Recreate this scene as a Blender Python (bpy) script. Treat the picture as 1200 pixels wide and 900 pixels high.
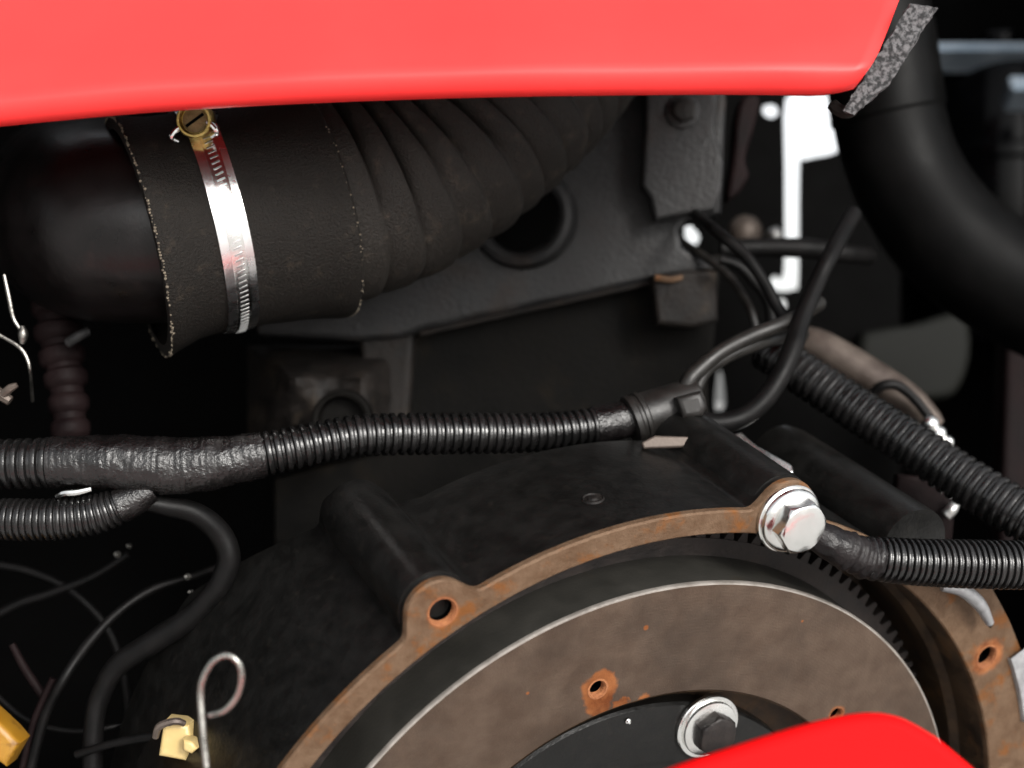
import bpy, bmesh, math, random
from mathutils import Vector, Matrix, noise
R = math.radians
random.seed(7)
for o in list(bpy.data.objects):
    bpy.data.objects.remove(o)
sc = bpy.context.scene
col = sc.collection

# ------------------------------------------------------------------ camera, sky, sun, exposure
F, D = 1750.0, 0.75                       # focal length in photo pixels, camera distance
cam = bpy.data.cameras.new('camera')
cam.lens, cam.sensor_width = 36 * F / 1200, 36
cam.clip_start, cam.clip_end = 0.01, 100
cam.dof.use_dof, cam.dof.focus_distance, cam.dof.aperture_fstop = True, 0.70, 5.0
camo = bpy.data.objects.new('camera', cam)
camo.location, camo.rotation_euler = (0, -D, 0), (R(90), 0, 0)
col.objects.link(camo)
sc.camera = camo

SUN_EL, SUN_AZ = 22, 152                  # low hazy sun from behind the camera, to its right
w = bpy.data.worlds.new('World')
sc.world = w
w.use_nodes = True
nt = w.node_tree
sky = nt.nodes.new('ShaderNodeTexSky')
sky.sky_type, sky.sun_disc = 'NISHITA', False
sky.sun_elevation, sky.sun_rotation = R(SUN_EL), R(SUN_AZ)
sky.air_density, sky.dust_density = 1.0, 2.5
hs = nt.nodes.new('ShaderNodeHueSaturation')
hs.inputs['Saturation'].default_value = 0.12
bg = nt.nodes['Background']
bg.inputs['Strength'].default_value = 0.15
nt.links.new(sky.outputs[0], hs.inputs['Color'])
nt.links.new(hs.outputs[0], bg.inputs['Color'])
sun = bpy.data.lights.new('sun', 'SUN')
sun.energy, sun.angle, sun.color = 1.3, R(12), (1, .96, .9)
suno = bpy.data.objects.new('sun', sun)
a, e = R(SUN_AZ), R(SUN_EL)
sdir = Vector((math.sin(a) * math.cos(e), math.cos(a) * math.cos(e), math.sin(e)))
suno.rotation_euler = sdir.to_track_quat('Z', 'Y').to_euler()
suno.location = sdir * 3
col.objects.link(suno)
vs = sc.view_settings
sc.display_settings.display_device = 'sRGB'
vs.view_transform, vs.look, vs.gamma, vs.use_curve_mapping = 'Standard', 'None', 1, False
vs.exposure = 1.0
sc.cycles.max_bounces, sc.cycles.diffuse_bounces, sc.cycles.glossy_bounces = 5, 3, 3

# ------------------------------------------------------------------ helpers
def at(x, y, Y):
    k = (Y + D) / F
    return Vector(((x - 600) * k, Y, (450 - y) * k))
def px(Y):
    return (Y + D) / F

def tag(o, label=None, cat=None, group=None, kind=None):
    if label: o['label'] = label
    if cat: o['category'] = cat
    if group: o['group'] = group
    if kind: o['kind'] = kind
    return o
def thing(name, loc, label, cat, group=None, mat=None):
    o = bpy.data.objects.new(name, None)
    o.empty_display_size = .02
    col.objects.link(o)
    o.matrix_basis = mat if mat is not None else Matrix.Translation(loc)
    o['frame'] = [x for r in o.matrix_basis for x in r]
    return tag(o, label, cat, group)
BASE = {}
def obj(name, me, mat, parent=None, local=False, smooth=True):
    """one mesh object; vertices are in world space unless local=True (then in the parent's own frame)"""
    if isinstance(me, bmesh.types.BMesh):
        bm, me = me, bpy.data.meshes.new(name)
        bmesh.ops.recalc_face_normals(bm, faces=bm.faces)
        bm.to_mesh(me); bm.free()
    me.materials.clear()
    me.materials.append(M[mat] if isinstance(mat, str) else mat)
    me.polygons.foreach_set('use_smooth', [smooth] * len(me.polygons))
    if smooth:
        try: me.set_sharp_from_angle(angle=R(38))
        except Exception: pass
    o = bpy.data.objects.new(name, me)
    col.objects.link(o)
    if parent is not None:
        o.parent = parent
        if not local:
            m = Matrix.Identity(4); q = parent
            chain = []
            while q is not None:
                chain.append(q); q = q.parent
            for q in reversed(chain):
                m = m @ q.matrix_parent_inverse @ q.matrix_basis
            o.matrix_parent_inverse = m.inverted()
    if 'frame' in o: del o['frame']
    return o

def spline(P, n):
    """Catmull-Rom through tuples of any length -> n samples per span"""
    P = [tuple(p) for p in P]
    Q = [tuple(2 * a - b for a, b in zip(P[0], P[1]))] + P + [tuple(2 * a - b for a, b in zip(P[-1], P[-2]))]
    out = []
    for i in range(1, len(Q) - 2):
        for k in range(n):
            t = k / n
            out.append(tuple(.5 * (2 * b + (c - a) * t + (2 * a - 5 * b + 4 * c - d) * t * t + (3 * b - a - 3 * c + d) * t ** 3)
                             for a, b, c, d in zip(Q[i - 1], Q[i], Q[i + 1], Q[i + 2])))
    out.append(P[-1])
    return out
class Path:
    """a smooth path through (x_px, y_px, Y, r_px) control points, sampled by arc length"""
    def __init__(s, ctrl, n=24):
        S = spline(ctrl, n)
        s.p = [at(c[0], c[1], c[2]) for c in S]
        s.r = [c[3] * px(c[2]) for c in S]
        s.s = [0]
        for i in range(1, len(s.p)): s.s.append(s.s[-1] + (s.p[i] - s.p[i - 1]).length)
        s.L = s.s[-1]
        s.f = []
        up = Vector((0, -1, 0))
        for i in range(len(s.p)):
            t = (s.p[min(i + 1, len(s.p) - 1)] - s.p[max(i - 1, 0)]).normalized()
            up = (up - t * up.dot(t)).normalized()
            s.f.append((t, up.copy()))
    def at(s, d):
        d = max(0, min(s.L, d)); i = 0
        lo, hi = 0, len(s.s) - 1
        while hi - lo > 1:
            m = (lo + hi) // 2
            if s.s[m] <= d: lo = m
            else: hi = m
        k = (d - s.s[lo]) / max(1e-9, s.s[hi] - s.s[lo])
        t = s.f[lo][0].lerp(s.f[hi][0], k).normalized()
        u = s.f[lo][1].lerp(s.f[hi][1], k); u = (u - t * u.dot(t)).normalized()
        return s.p[lo].lerp(s.p[hi], k), t, u, t.cross(u), s.r[lo] + (s.r[hi] - s.r[lo]) * k
def sweep(path, stations, seg=24, cap=True, wob=None, tuck=None, lean=None):
    """stations: list of (distance, radius factor). wob(angle, distance) -> extra factor"""
    bm = bmesh.new(); rings = []
    for stn in stations:
        d, f = stn[:2]
        c, t, u, v, r = path.at(d)
        ring = []
        for k in range(seg):
            a = 2 * math.pi * k / seg
            q = r * (f - (stn[2] * tuck(a, d) if tuck else 0)) * (1 + (wob(a, d) if wob else 0))
            ring.append(bm.verts.new(c + (u * math.cos(a) + v * math.sin(a)) * q + (t * math.sin(a) * r * lean(d) if lean else Vector())))
        rings.append(ring)
    for A, B in zip(rings, rings[1:]):
        for k in range(seg):
            bm.faces.new((A[k], A[(k + 1) % seg], B[(k + 1) % seg], B[k]))
    if cap:
        bm.faces.new(rings[0]); bm.faces.new(rings[-1])
    return bm
def tube(ctrl, seg=14, n=10, wob=None):
    p = Path(ctrl, n)
    m = max(6, (len(ctrl) - 1) * n)
    return sweep(p, [(p.L * i / m, 1) for i in range(m + 1)], seg, True, wob)
def ribbed(path, pitch, depth, d0=0, d1=None, seg=28):
    d1 = path.L if d1 is None else d1
    n = max(1, round((d1 - d0) / pitch)); st = []
    for i in range(n):
        s = d0 + (d1 - d0) * i / n; q = (d1 - d0) / n
        j = random.uniform(-.06, .06) * q
        st += [(s + j, 1 - depth), (s + .16 * q + j, 1 - depth * .12), (s + .3 * q + j, 1), (s + .48 * q + j, 1), (s + .62 * q + j, 1 - depth * .12), (s + .78 * q + j, 1 - depth)]
    return sweep(path, st, seg)

def lathe(prof, seg=96, a0=0, a1=2 * math.pi, closed_profile=False):
    """profile of (r, z) around local Z"""
    bm = bmesh.new(); full = abs(a1 - a0 - 2 * math.pi) < 1e-6
    n = seg if full else seg + 1
    rings = []
    for r, z in prof:
        if r < 1e-9: rings.append([bm.verts.new((0, 0, z))] * n)
        else: rings.append([bm.verts.new((r * math.cos(a0 + (a1 - a0) * k / seg), r * math.sin(a0 + (a1 - a0) * k / seg), z)) for k in range(n)])
    pairs = list(zip(rings, rings[1:])) + ([(rings[-1], rings[0])] if closed_profile else [])
    for A, B in pairs:
        for k in range(seg):
            j = (k + 1) % n
            vs_ = []
            for q in (A[k], A[j], B[j], B[k]):
                if q not in vs_: vs_.append(q)
            if len(vs_) > 2:
                try: bm.faces.new(vs_)
                except ValueError: pass
    return bm
def bm_box(bm, c, sx, sy, sz, rot=None):
    m = Matrix.Translation(c) @ (rot.to_4x4() if rot else Matrix.Identity(4)) @ Matrix.Diagonal((sx, sy, sz, 1))
    bmesh.ops.create_cube(bm, size=1, matrix=m)
def plate_mesh(polys, Y, thick, bevel=0.0, tilt=(0, 0, 0), rough=0, wobble=0.0):
    """solid plate from pixel outlines (first = outline, rest = holes) whose front stands at depth Y"""
    cu = bpy.data.curves.new('outline', 'CURVE')
    cu.dimensions, cu.fill_mode = '2D', 'BOTH'
    cx = sum(p[0] for p in polys[0]) / len(polys[0]); cy = sum(p[1] for p in polys[0]) / len(polys[0])
    c = at(cx, cy, Y); k = px(Y)
    cu.extrude = max(1e-5, thick / 2 - bevel); cu.bevel_depth = bevel; cu.bevel_resolution = 2; cu.offset = -bevel
    for pl in polys:
        s = cu.splines.new('POLY'); s.points.add(len(pl) - 1); s.use_cyclic_u = True
        for q, (x, y) in zip(s.points, pl): q.co = ((x - cx) * k, -(y - cy) * k, 0, 1)
    o = bpy.data.objects.new('outline', cu); col.objects.link(o)
    dg = bpy.context.evaluated_depsgraph_get(); dg.update()
    me = bpy.data.meshes.new_from_object(o.evaluated_get(dg))
    bpy.data.objects.remove(o); bpy.data.curves.remove(cu)
    from mathutils import Euler
    # curve plane XY -> world XZ, front face at Y
    m = Matrix.Translation(c) @ Euler(tilt).to_matrix().to_4x4() @ Matrix.Translation((0, thick / 2, 0)) @ Matrix.Rotation(R(90), 4, 'X')
    me.transform(m)
    return me
def smooth_poly(pts, n=6):
    P = pts; N = len(P); out = []
    for i in range(N):
        a, b, c, d = P[i - 1], P[i], P[(i + 1) % N], P[(i + 2) % N]
        for k in range(n):
            t = k / n
            out.append(tuple(.5 * (2 * q + (r - p) * t + (2 * p - 5 * q + 4 * r - s) * t * t + (3 * q - p - 3 * r + s) * t ** 3) for p, q, r, s in zip(a, b, c, d)))
    return out

# ------------------------------------------------------------------ materials
M = {}
def pol(r, th, r0, r1, ns, s2): return (r * math.cos(R(th)), r * math.sin(R(th)), r0, r1, ns, s2)
def mk(name, c1, c2, rough=(.5, .7), metal=0.0, scale=60, bump=.1, bscale=400, detail=4, contrast=(.35, .65), spec=.5, coat=0,
       c3=None, c3scale=25, c3pos=(.58, .68), turned=0, dust=None, stains=()):
    m = bpy.data.materials.new(name); m.use_nodes = True; M[name] = m
    t = m.node_tree; N, L = t.nodes, t.links
    b = N['Principled BSDF']
    b.inputs['Metallic'].default_value = metal
    b.inputs['Specular IOR Level'].default_value = spec
    b.inputs['Coat Weight'].default_value = coat
    b.inputs['Coat Roughness'].default_value = .03
    tc = N.new('ShaderNodeTexCoord')
    def nz(s, d=6):
        q = N.new('ShaderNodeTexNoise'); q.inputs['Scale'].default_value = s; q.inputs['Detail'].default_value = d
        q.inputs['Roughness'].default_value = .62
        L.new(tc.outputs['Object'], q.inputs['Vector']); return q
    n1 = nz(scale, detail)
    rp = N.new('ShaderNodeValToRGB')
    rp.color_ramp.elements[0].position, rp.color_ramp.elements[1].position = contrast
    rp.color_ramp.elements[0].color = (*c1, 1); rp.color_ramp.elements[1].color = (*c2, 1)
    L.new(n1.outputs['Fac'], rp.inputs['Fac'])
    out = rp.outputs['Color']
    if c3:
        n3 = nz(c3scale, 5)
        r3 = N.new('ShaderNodeValToRGB'); r3.color_ramp.elements[0].position, r3.color_ramp.elements[1].position = c3pos
        L.new(n3.outputs['Fac'], r3.inputs['Fac'])
        mx = N.new('ShaderNodeMix'); mx.data_type = 'RGBA'
        L.new(r3.outputs['Color'], mx.inputs['Factor']); L.new(out, mx.inputs[6]); mx.inputs[7].default_value = (*c3, 1)
        out = mx.outputs[2]
    for (cx_, cy_, r0, r1, ns, sc2) in stains:               # ragged rust stains round bolt holes (object space)
        vm = N.new('ShaderNodeVectorMath'); vm.operation = 'DISTANCE'; L.new(tc.outputs['Object'], vm.inputs[0]); vm.inputs[1].default_value = (cx_, cy_, 0)
        sn = nz(sc2, 4)
        ma = N.new('ShaderNodeMath'); ma.operation = 'MULTIPLY_ADD'; L.new(sn.outputs['Fac'], ma.inputs[0]); ma.inputs[1].default_value = ns; L.new(vm.outputs['Value'], ma.inputs[2])
        mp_ = N.new('ShaderNodeMapRange'); mp_.interpolation_type = 'SMOOTHSTEP'; L.new(ma.outputs[0], mp_.inputs['Value'])
        mp_.inputs['From Min'].default_value, mp_.inputs['From Max'].default_value = r0 + ns * .5, r1 + ns * .5
        mp_.inputs['To Min'].default_value, mp_.inputs['To Max'].default_value = .92, 0
        mx = N.new('ShaderNodeMix'); mx.data_type = 'RGBA'
        L.new(mp_.outputs[0], mx.inputs['Factor']); L.new(out, mx.inputs[6])
        rr_ = N.new('ShaderNodeValToRGB'); rr_.color_ramp.elements[0].color = (.14, .04, .011, 1); rr_.color_ramp.elements[1].color = (.33, .12, .04, 1)
        rr_.color_ramp.elements[0].position, rr_.color_ramp.elements[1].position = .35, .65
        L.new(n1.outputs['Fac'], rr_.inputs['Fac']); L.new(rr_.outputs['Color'], mx.inputs[7])
        out = mx.outputs[2]
    L.new(out, b.inputs['Base Color'])
    n2 = nz(bscale, 3)
    mr = N.new('ShaderNodeMapRange'); mr.inputs['To Min'].default_value, mr.inputs['To Max'].default_value = rough
    mr.inputs['From Min'].default_value, mr.inputs['From Max'].default_value = .3, .7
    L.new(n1.outputs['Fac'], mr.inputs['Value']); L.new(mr.outputs[0], b.inputs['Roughness'])
    if bump:
        bp = N.new('ShaderNodeBump'); bp.inputs['Strength'].default_value = bump; bp.inputs['Distance'].default_value = .001
        L.new(n2.outputs['Fac'], bp.inputs['Height'])
        if turned:
            wv = N.new('ShaderNodeTexWave'); wv.wave_type = 'RINGS'; wv.rings_direction = 'Z'
            wv.inputs['Scale'].default_value = turned; wv.inputs['Distortion'].default_value = .6
            L.new(tc.outputs['Object'], wv.inputs['Vector'])
            b2 = N.new('ShaderNodeBump'); b2.inputs['Strength'].default_value = .03; b2.inputs['Distance'].default_value = .001
            L.new(wv.outputs['Fac'], b2.inputs['Height']); L.new(bp.outputs['Normal'], b2.inputs['Normal'])
            L.new(b2.outputs['Normal'], b.inputs['Normal'])
        else:
            L.new(bp.outputs['Normal'], b.inputs['Normal'])
    return m
mk('red_paint', (.70, .030, .029), (.74, .034, .032), (.4, .52), 0, 9, .02, 5, coat=.0, spec=.34)
mk('red_plastic', (.66, .0035, .0045), (.70, .0045, .0055), (.55, .7), 0, 20, .05, 900, spec=.05)
mk('hose_rubber', (0.0058, 0.005, 0.0042), (0.0118, 0.0100, 0.0084), (.6, .8), 0, 700, 1.0, 800, detail=3, contrast=(.3, .7), c3=(0.023, 0.0182, 0.0135), c3scale=140, c3pos=(.58, .75), spec=.17)
mk('bellows_rubber', (.0105, .0090, .0077), (.0205, .0176, .0150), (.5, .75), 0, 600, 1.0, 800, detail=3, contrast=(.3, .7), c3=(.042, .033, .025), c3scale=110, c3pos=(.56, .74), spec=.22)
mk('hose_edge', (0.06, 0.048, 0.036), (0.18, 0.15, 0.108), (.8, .9), 0, 900, .5, 1500)
mk('pipe_black', (0.003, 0.0024, 0.0024), (0.006, 0.0048, 0.0048), (.25, .42), 0, 40, .15, 300, c3=(0.012, 0.0072, 0.0066), c3scale=60, c3pos=(.6, .8), spec=.28)
mk('conduit', (0.0042, 0.0042, 0.0042), (0.0078, 0.0072, 0.0072), (.14, .36), 0, 50, .15, 900, c3=(0.0132, 0.012, 0.0114), c3scale=120, c3pos=(.62, .8))
mk('tape', (0.003, 0.0026, 0.0026), (0.006, 0.005, 0.005), (.16, .36), 0, 120, .6, 600, spec=.55)
mk('sleeve', (0.006, 0.0052, 0.0047), (0.011, 0.0096, 0.0086), (.36, .55), 0, 60, .15, 500, spec=.4)
mk('sleeve_dark', (.0032, .0022, .0024), (.007, .005, .0052), (.3, .6), 0, 70, .6, 350, spec=.3)
mk('wire_black', (0.0025, 0.0025, 0.0025), (0.0045, 0.004, 0.004), (.4, .55), 0, 90, .1, 600, spec=.12)
mk('wire_grey', (0.0066, 0.006, 0.0054), (0.012, 0.0108, 0.0096), (.35, .5), 0, 90, .1, 600, spec=.35)
mk('cast_grey', (.0052, .0052, .0056), (.0145, .0140, .0142), (.42, .68), 0, 45, .7, 350, c3=(.0175, .0115, .0085), c3scale=22, c3pos=(.55, .75), spec=.28)
mk('cast_black', (.0034, .0033, .0031), (.0058, .0056, .0052), (.28, .42), 0, 90, .2, 500, spec=.34, c3=(.0115, .0100, .0084), c3scale=160, c3pos=(.58, .8))
mk('grime_black', (.0024, .0023, .0021), (.0055, .005, .0045), (.5, .7), 0, 25, .5, 300, c3=(.011, .0085, .006), c3scale=30, c3pos=(.56, .8), spec=.04)
mk('cast_brown', (0.0048, 0.004, 0.0036), (0.012, 0.0092, 0.0076), (.55, .75), 0, 70, .8, 300, c3=(0.02, 0.0148, 0.0104), c3scale=40, spec=0.2)
mk('machined_rust', (0.08424, 0.04752, 0.02592), (0.1242, 0.07776, 0.04752), (.5, .7), .3, 130, .35, 700, c3=(0.1404, 0.054, 0.01458), c3scale=75, c3pos=(.53, .66), spec=.25, stains=[pol(.2338, 37.3, .008, .013, .006, 120), pol(.2336, 124.9, .006, .0095, .004, 160)])
mk('inner_rust', (0.02, 0.012, 0.0072), (0.06, 0.034, 0.016), (.5, .7), .2, 60, .4, 400, c3=(0.088, 0.044, 0.016), c3scale=35)
mk('rust_orange', (0.1734, 0.05355, 0.0153), (0.2805, 0.1071, 0.03825), (.75, .9), 0, 200, .7, 700)
mk('disc_steel', (0.06786, 0.04504, 0.03217), (0.0936, 0.06552, 0.04797), (.4, .6), .45, 60, .2, 900, turned=190, stains=[pol(.1512, 108.0, .0080, .0105, .007, 160), pol(.1435, 108.4, .005, .008, .008, 200), pol(.1375, 104, .004, .0055, .009, 220), pol(.1375, 99, .002, .004, .007, 220), pol(.15, 49.8, .0035, .006, .003, 200), pol(.176, 99, .0007, .0018, .001, 300), pol(.168, 120, .0004, .0012, .001, 300), pol(.181, 70, .0003, .001, .001, 300)], spec=.25, c3=(0.03978, 0.02925, 0.02281), c3scale=11, c3pos=(.42, .7))
mk('disc_edge', (0.252, 0.228, 0.204), (0.36, 0.33, 0.3), (.35, .5), .6, 90, .1, 700)
mk('disc_side', (0.03024, 0.02933, 0.0257), (0.05141, 0.04838, 0.04234), (.4, .6), .45, 25, .15, 500, c3=(0.04838, 0.03931, 0.02419), c3scale=30, c3pos=(.6, .8))
mk('gear_steel', (0.012, 0.0096, 0.009), (0.027, 0.0204, 0.018), (.45, .6), .4, 90, .3, 500)
mk('zinc', (.72, .72, .70), (.86, .86, .84), (.16, .3), 1, 60, .08, 500)
mk('zinc_dull', (.45, .45, .44), (.6, .6, .58), (.3, .45), 1, 60, .15, 500)
mk('band_steel', (.78, .78, .78), (.88, .88, .88), (.22, .32), 1, 50, .06, 700)
mk('slot_dark', (.38, .38, .38), (.5, .5, .5), (.4, .5), 1, 50, .0)
mk('brass_zinc', (.42, .30, .09), (.66, .50, .18), (.3, .45), 1, 150, .3, 600)
mk('brass_dull', (.16, .11, .05), (.26, .18, .09), (.5, .6), .8, 200, .5, 700)
mk('foam_grey', (0.00918, 0.00918, 0.009792), (0.1102, 0.1071, 0.1102), (.85, .95), 0, 420, 1.0, 700, detail=3, contrast=(.42, .6))
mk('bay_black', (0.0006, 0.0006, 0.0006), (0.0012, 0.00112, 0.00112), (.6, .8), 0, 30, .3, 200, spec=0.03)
mk('hose_matte', (.0012, .0012, .0012), (.0022, .0021, .0021), (.42, .55), 0, 40, .1, 400, spec=.07)
mk('canister', (0.001, 0.001, 0.0012), (0.002, 0.002, 0.0024), (.1, .2), 0, 30, .05, 200, spec=0.07)
mk('rod_metal', (0.056, 0.042, 0.035), (0.105, 0.084, 0.07), (.4, .6), .5, 60, .2, 400)
mk('alloy', (0.272, 0.272, 0.28), (0.44, 0.44, 0.448), (.45, .6), .6, 90, .5, 300)
mk('highlight_blue', (.30, .36, .42), (.42, .48, .54), (.3, .45), .8, 60, .2, 300)  # pale blue that paints the sky highlights in the upper right
mk('panel_greygreen', (.0035, .0038, .003), (.006, .0064, .0052), (.6, .7), 0, 20, .1, spec=.15)
mk('purple_brown', (.004, .0022, .0024), (.009, .0052, .0053), (.5, .65), 0, 50, .3, 300, spec=.06)
mk('steel_dim', (.14, .135, .125), (.24, .23, .21), (.3, .5), 1, 120, .3, 500)
mk('pin_steel', (.26, .26, .24), (.4, .4, .37), (.22, .4), 1, 120, .2, 500)
mk('yellow_paint', (0.24, 0.108, 0.006), (0.288, 0.144, 0.012), (.4, .5), 0, 60, .1, 500, c3=(0.12, 0.048, 0.004), c3scale=60)
mk('concrete', (.54, .53, .51), (.64, .63, .61), (.8, .9), 0, 3, .2, 60)
mk('cream_plastic', (0.45, 0.33, 0.132), (0.492, 0.384, 0.192), (.4, .5), 0, 40, .05)

# ------------------------------------------------------------------ engine frame (crankshaft axis = local Z, towards the viewer)
n = Vector((0.4166154, -0.84995856, -0.32249349)).normalized()
C = Vector((0.0618, 0, -0.2767))
u = Vector((0, 0, 1)).cross(n).normalized(); v = n.cross(u)
FR = Matrix((( u.x, v.x, n.x, C.x), (u.y, v.y, n.y, C.y), (u.z, v.z, n.z, C.z), (0, 0, 0, 1)))
def wheel_frame(r, th, z):
    return FR @ Matrix.Translation((r * math.cos(R(th)), r * math.sin(R(th)), z))

# ------------------------------------------------------------------ engine bay (the dark surroundings)
gaps = [
    smooth_poly([(921, 116), (950, 110), (974, 112), (985, 160), (979, 179), (944, 187), (938, 200), (937, 326), (931, 339), (912, 341), (903, 333), (908, 322), (919, 318), (920, 200)], 3),
    smooth_poly([(896, 124), (908, 122), (913, 131), (904, 138), (895, 133)], 4),
    smooth_poly([(913, 352), (920, 351), (922, 359), (915, 362)], 4),
    smooth_poly([(806, 260), (812, 266), (820, 276), (816, 286), (807, 283), (803, 274)], 4),
    smooth_poly([(842, 436), (847, 440), (850, 474), (843, 482), (838, 474)], 4),
]
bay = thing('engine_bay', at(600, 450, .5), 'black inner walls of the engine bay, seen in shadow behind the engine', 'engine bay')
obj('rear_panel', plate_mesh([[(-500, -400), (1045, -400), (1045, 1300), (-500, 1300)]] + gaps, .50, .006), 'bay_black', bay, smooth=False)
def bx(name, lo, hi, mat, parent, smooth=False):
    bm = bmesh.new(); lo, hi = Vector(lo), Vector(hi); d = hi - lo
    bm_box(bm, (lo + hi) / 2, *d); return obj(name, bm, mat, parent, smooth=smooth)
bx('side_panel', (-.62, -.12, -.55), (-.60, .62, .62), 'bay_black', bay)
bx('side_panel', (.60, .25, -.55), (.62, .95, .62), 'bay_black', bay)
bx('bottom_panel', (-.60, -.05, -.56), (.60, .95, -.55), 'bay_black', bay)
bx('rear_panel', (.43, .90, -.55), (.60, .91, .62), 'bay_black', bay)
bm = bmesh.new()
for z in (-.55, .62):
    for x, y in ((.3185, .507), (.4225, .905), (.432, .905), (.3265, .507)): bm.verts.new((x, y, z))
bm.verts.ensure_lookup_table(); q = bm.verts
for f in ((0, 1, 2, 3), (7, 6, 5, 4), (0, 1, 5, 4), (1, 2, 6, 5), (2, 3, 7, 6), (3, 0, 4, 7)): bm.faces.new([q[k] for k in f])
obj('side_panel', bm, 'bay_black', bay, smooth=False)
# pale concrete sheet, unseen below the frame, added for its bounce and reflections
bm = bmesh.new()
for x, y in ((-40, -40), (40, -40), (40, 60), (-40, 60)): bm.verts.new((x, y, -1.0))
bm.faces.new(bm.verts)
tag(obj('ground', bm, 'concrete', smooth=False), kind='structure')

# ------------------------------------------------------------------ bodywork: red panel across the top
hood = thing('hood_panel', at(400, 110, -.10), 'glossy red body panel with rolled lower lip above the black hose', 'body panel')
def lip_y(x):
    K = [(-400, 186), (0, 143), (215, 124), (500, 111), (800, 106), (960, 107), (1010, 110), (1060, 112)]
    for (x0, y0), (x1, y1) in zip(K, K[1:]):
        if x <= x1: break
    i = K.index((x0, y0))
    p0 = K[max(0, i - 1)]; p3 = K[min(len(K) - 1, i + 2)]
    t = (x - x0) / (x1 - x0)
    m0 = (y1 - p0[1]) / (x1 - p0[0]) * (x1 - x0) if x1 != p0[0] else 0
    m1 = (p3[1] - y0) / (p3[0] - x0) * (x1 - x0) if p3[0] != x0 else 0
    return (2*t**3-3*t**2+1)*y0 + (t**3-2*t**2+t)*m0 + (-2*t**3+3*t**2)*y1 + (t**3-t**2)*m1
def hood_profile():
    P = [(.020, .0075), (.0125, .0012)]                        # underside flange (Y, Z) from the lip
    for k in range(9):
        a = R(-80 - k * 13); P.append((.0095 + .0095 * math.cos(a), .0095 + .0095 * math.sin(a)))
    y, z = P[-1]; ang = R(78)
    for k in range(26):
        st = .004 if k < 8 else .022
        ang = R(60 - min(k, 14) * 1.4)
        y += st * math.cos(ang); z += st * math.sin(ang); P.append((y, z))
    return P
HP = hood_profile(); HY = -.10
bm = bmesh.new(); rows = []
for (dy, dz) in HP:
    row = []
    xr = 1006 + max(0, dz) / px(HY) * .52
    for k in range(81):
        x = -420 + (xr + 420) * k / 80
        xb = -420 + (1008 + 420) * k / 80
        p = at(x, lip_y(xb), HY); crn = max(0, (k - 77) / 3)
        row.append(bm.verts.new(p + Vector((0, dy + .0016 * noise.noise(Vector((x * .006, dz * 22, 4))) * min(1, dz / .02), dz + .004 * crn ** 2 * max(0, 1 - dz / .02)))))
    rows.append(row)
for A, B in zip(rows, rows[1:]):
    for k in range(80): bm.faces.new((A[k], A[k + 1], B[k + 1], B[k]))
sk = obj('skin', bm, 'red_paint', hood)
md = sk.modifiers.new('thickness', 'SOLIDIFY'); md.thickness = .0012; md.offset = -1
# foam seal glued along the panel's right-hand end
bm = bmesh.new(); sec = []
for k in range(13):
    t = k / 12
    x = 990 + 78 * t - 4 * math.sin(t * math.pi); y = 138 - 125 * t + 6 * math.sin(t * math.pi)
    wd = 30 * min(1, .35 + 2.2 * t)
    s = [at(x - 2, y - 8, HY + .012), at(x + wd, y - 4, HY + .012), at(x + wd, y - 4, HY + .03), at(x - 2, y - 8, HY + .03)]
    sec.append([bm.verts.new(p) for p in s])
for A, B in zip(sec, sec[1:]):
    for k in range(4): bm.faces.new((A[k], A[(k + 1) % 4], B[(k + 1) % 4], B[k]))
bm.faces.new(sec[0]); bm.faces.new(sec[-1])
bmesh.ops.subdivide_edges(bm, edges=bm.edges, cuts=2, use_grid_fill=True)
for q in bm.verts: q.co += Vector((noise.noise(q.co * 300), noise.noise(q.co * 300 + Vector((7, 0, 0))), noise.noise(q.co * 300 + Vector((0, 9, 0))))) * .0012
tag(obj('edge_seal', bm, 'foam_grey', hood), 'speckled grey foam seal along the right end of the red panel')
bm = tube([(975, 122, -.07, 7), (985, 130, -.072, 8), (997, 131, -.075, 7), (1004, 122, -.075, 5)], 8, 5)
obj('seal_clip', bm, 'cast_brown', hood)

# red guard low in front of the flywheel, running on below towards the viewer
fen = thing('fender_panel', at(1000, 900, -.2), 'red rounded body panel edge in front of the flywheel at the bottom', 'body panel')
pts = smooth_poly([(640, 975), (760, 916), (867, 879), (955, 853), (1015, 841), (1056, 843), (1090, 859), (1124, 884), (1210, 965), (1260, 1060), (1230, 1180), (900, 1200), (640, 1160), (560, 1050)], 6)
obj('guard', plate_mesh([pts], -.20, .014, .004, tilt=(R(-8), 0, 0)), 'red_plastic', fen)
bm = bmesh.new(); rows = []
for j in range(9):
    t = j / 8
    rows.append([bm.verts.new((-.55 + 1.15 * k / 20, -.21 - .15 * t, -.205 - .04 * t - .05 * t * t - .05 * ((k - 10) / 10) ** 2)) for k in range(21)])
for A, B in zip(rows, rows[1:]):
    for k in range(20): bm.faces.new((A[k], A[k + 1], B[k + 1], B[k]))
o = obj('fender_top', bm, 'red_paint', fen)
md = o.modifiers.new('thickness', 'SOLIDIFY'); md.thickness = .002

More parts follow.
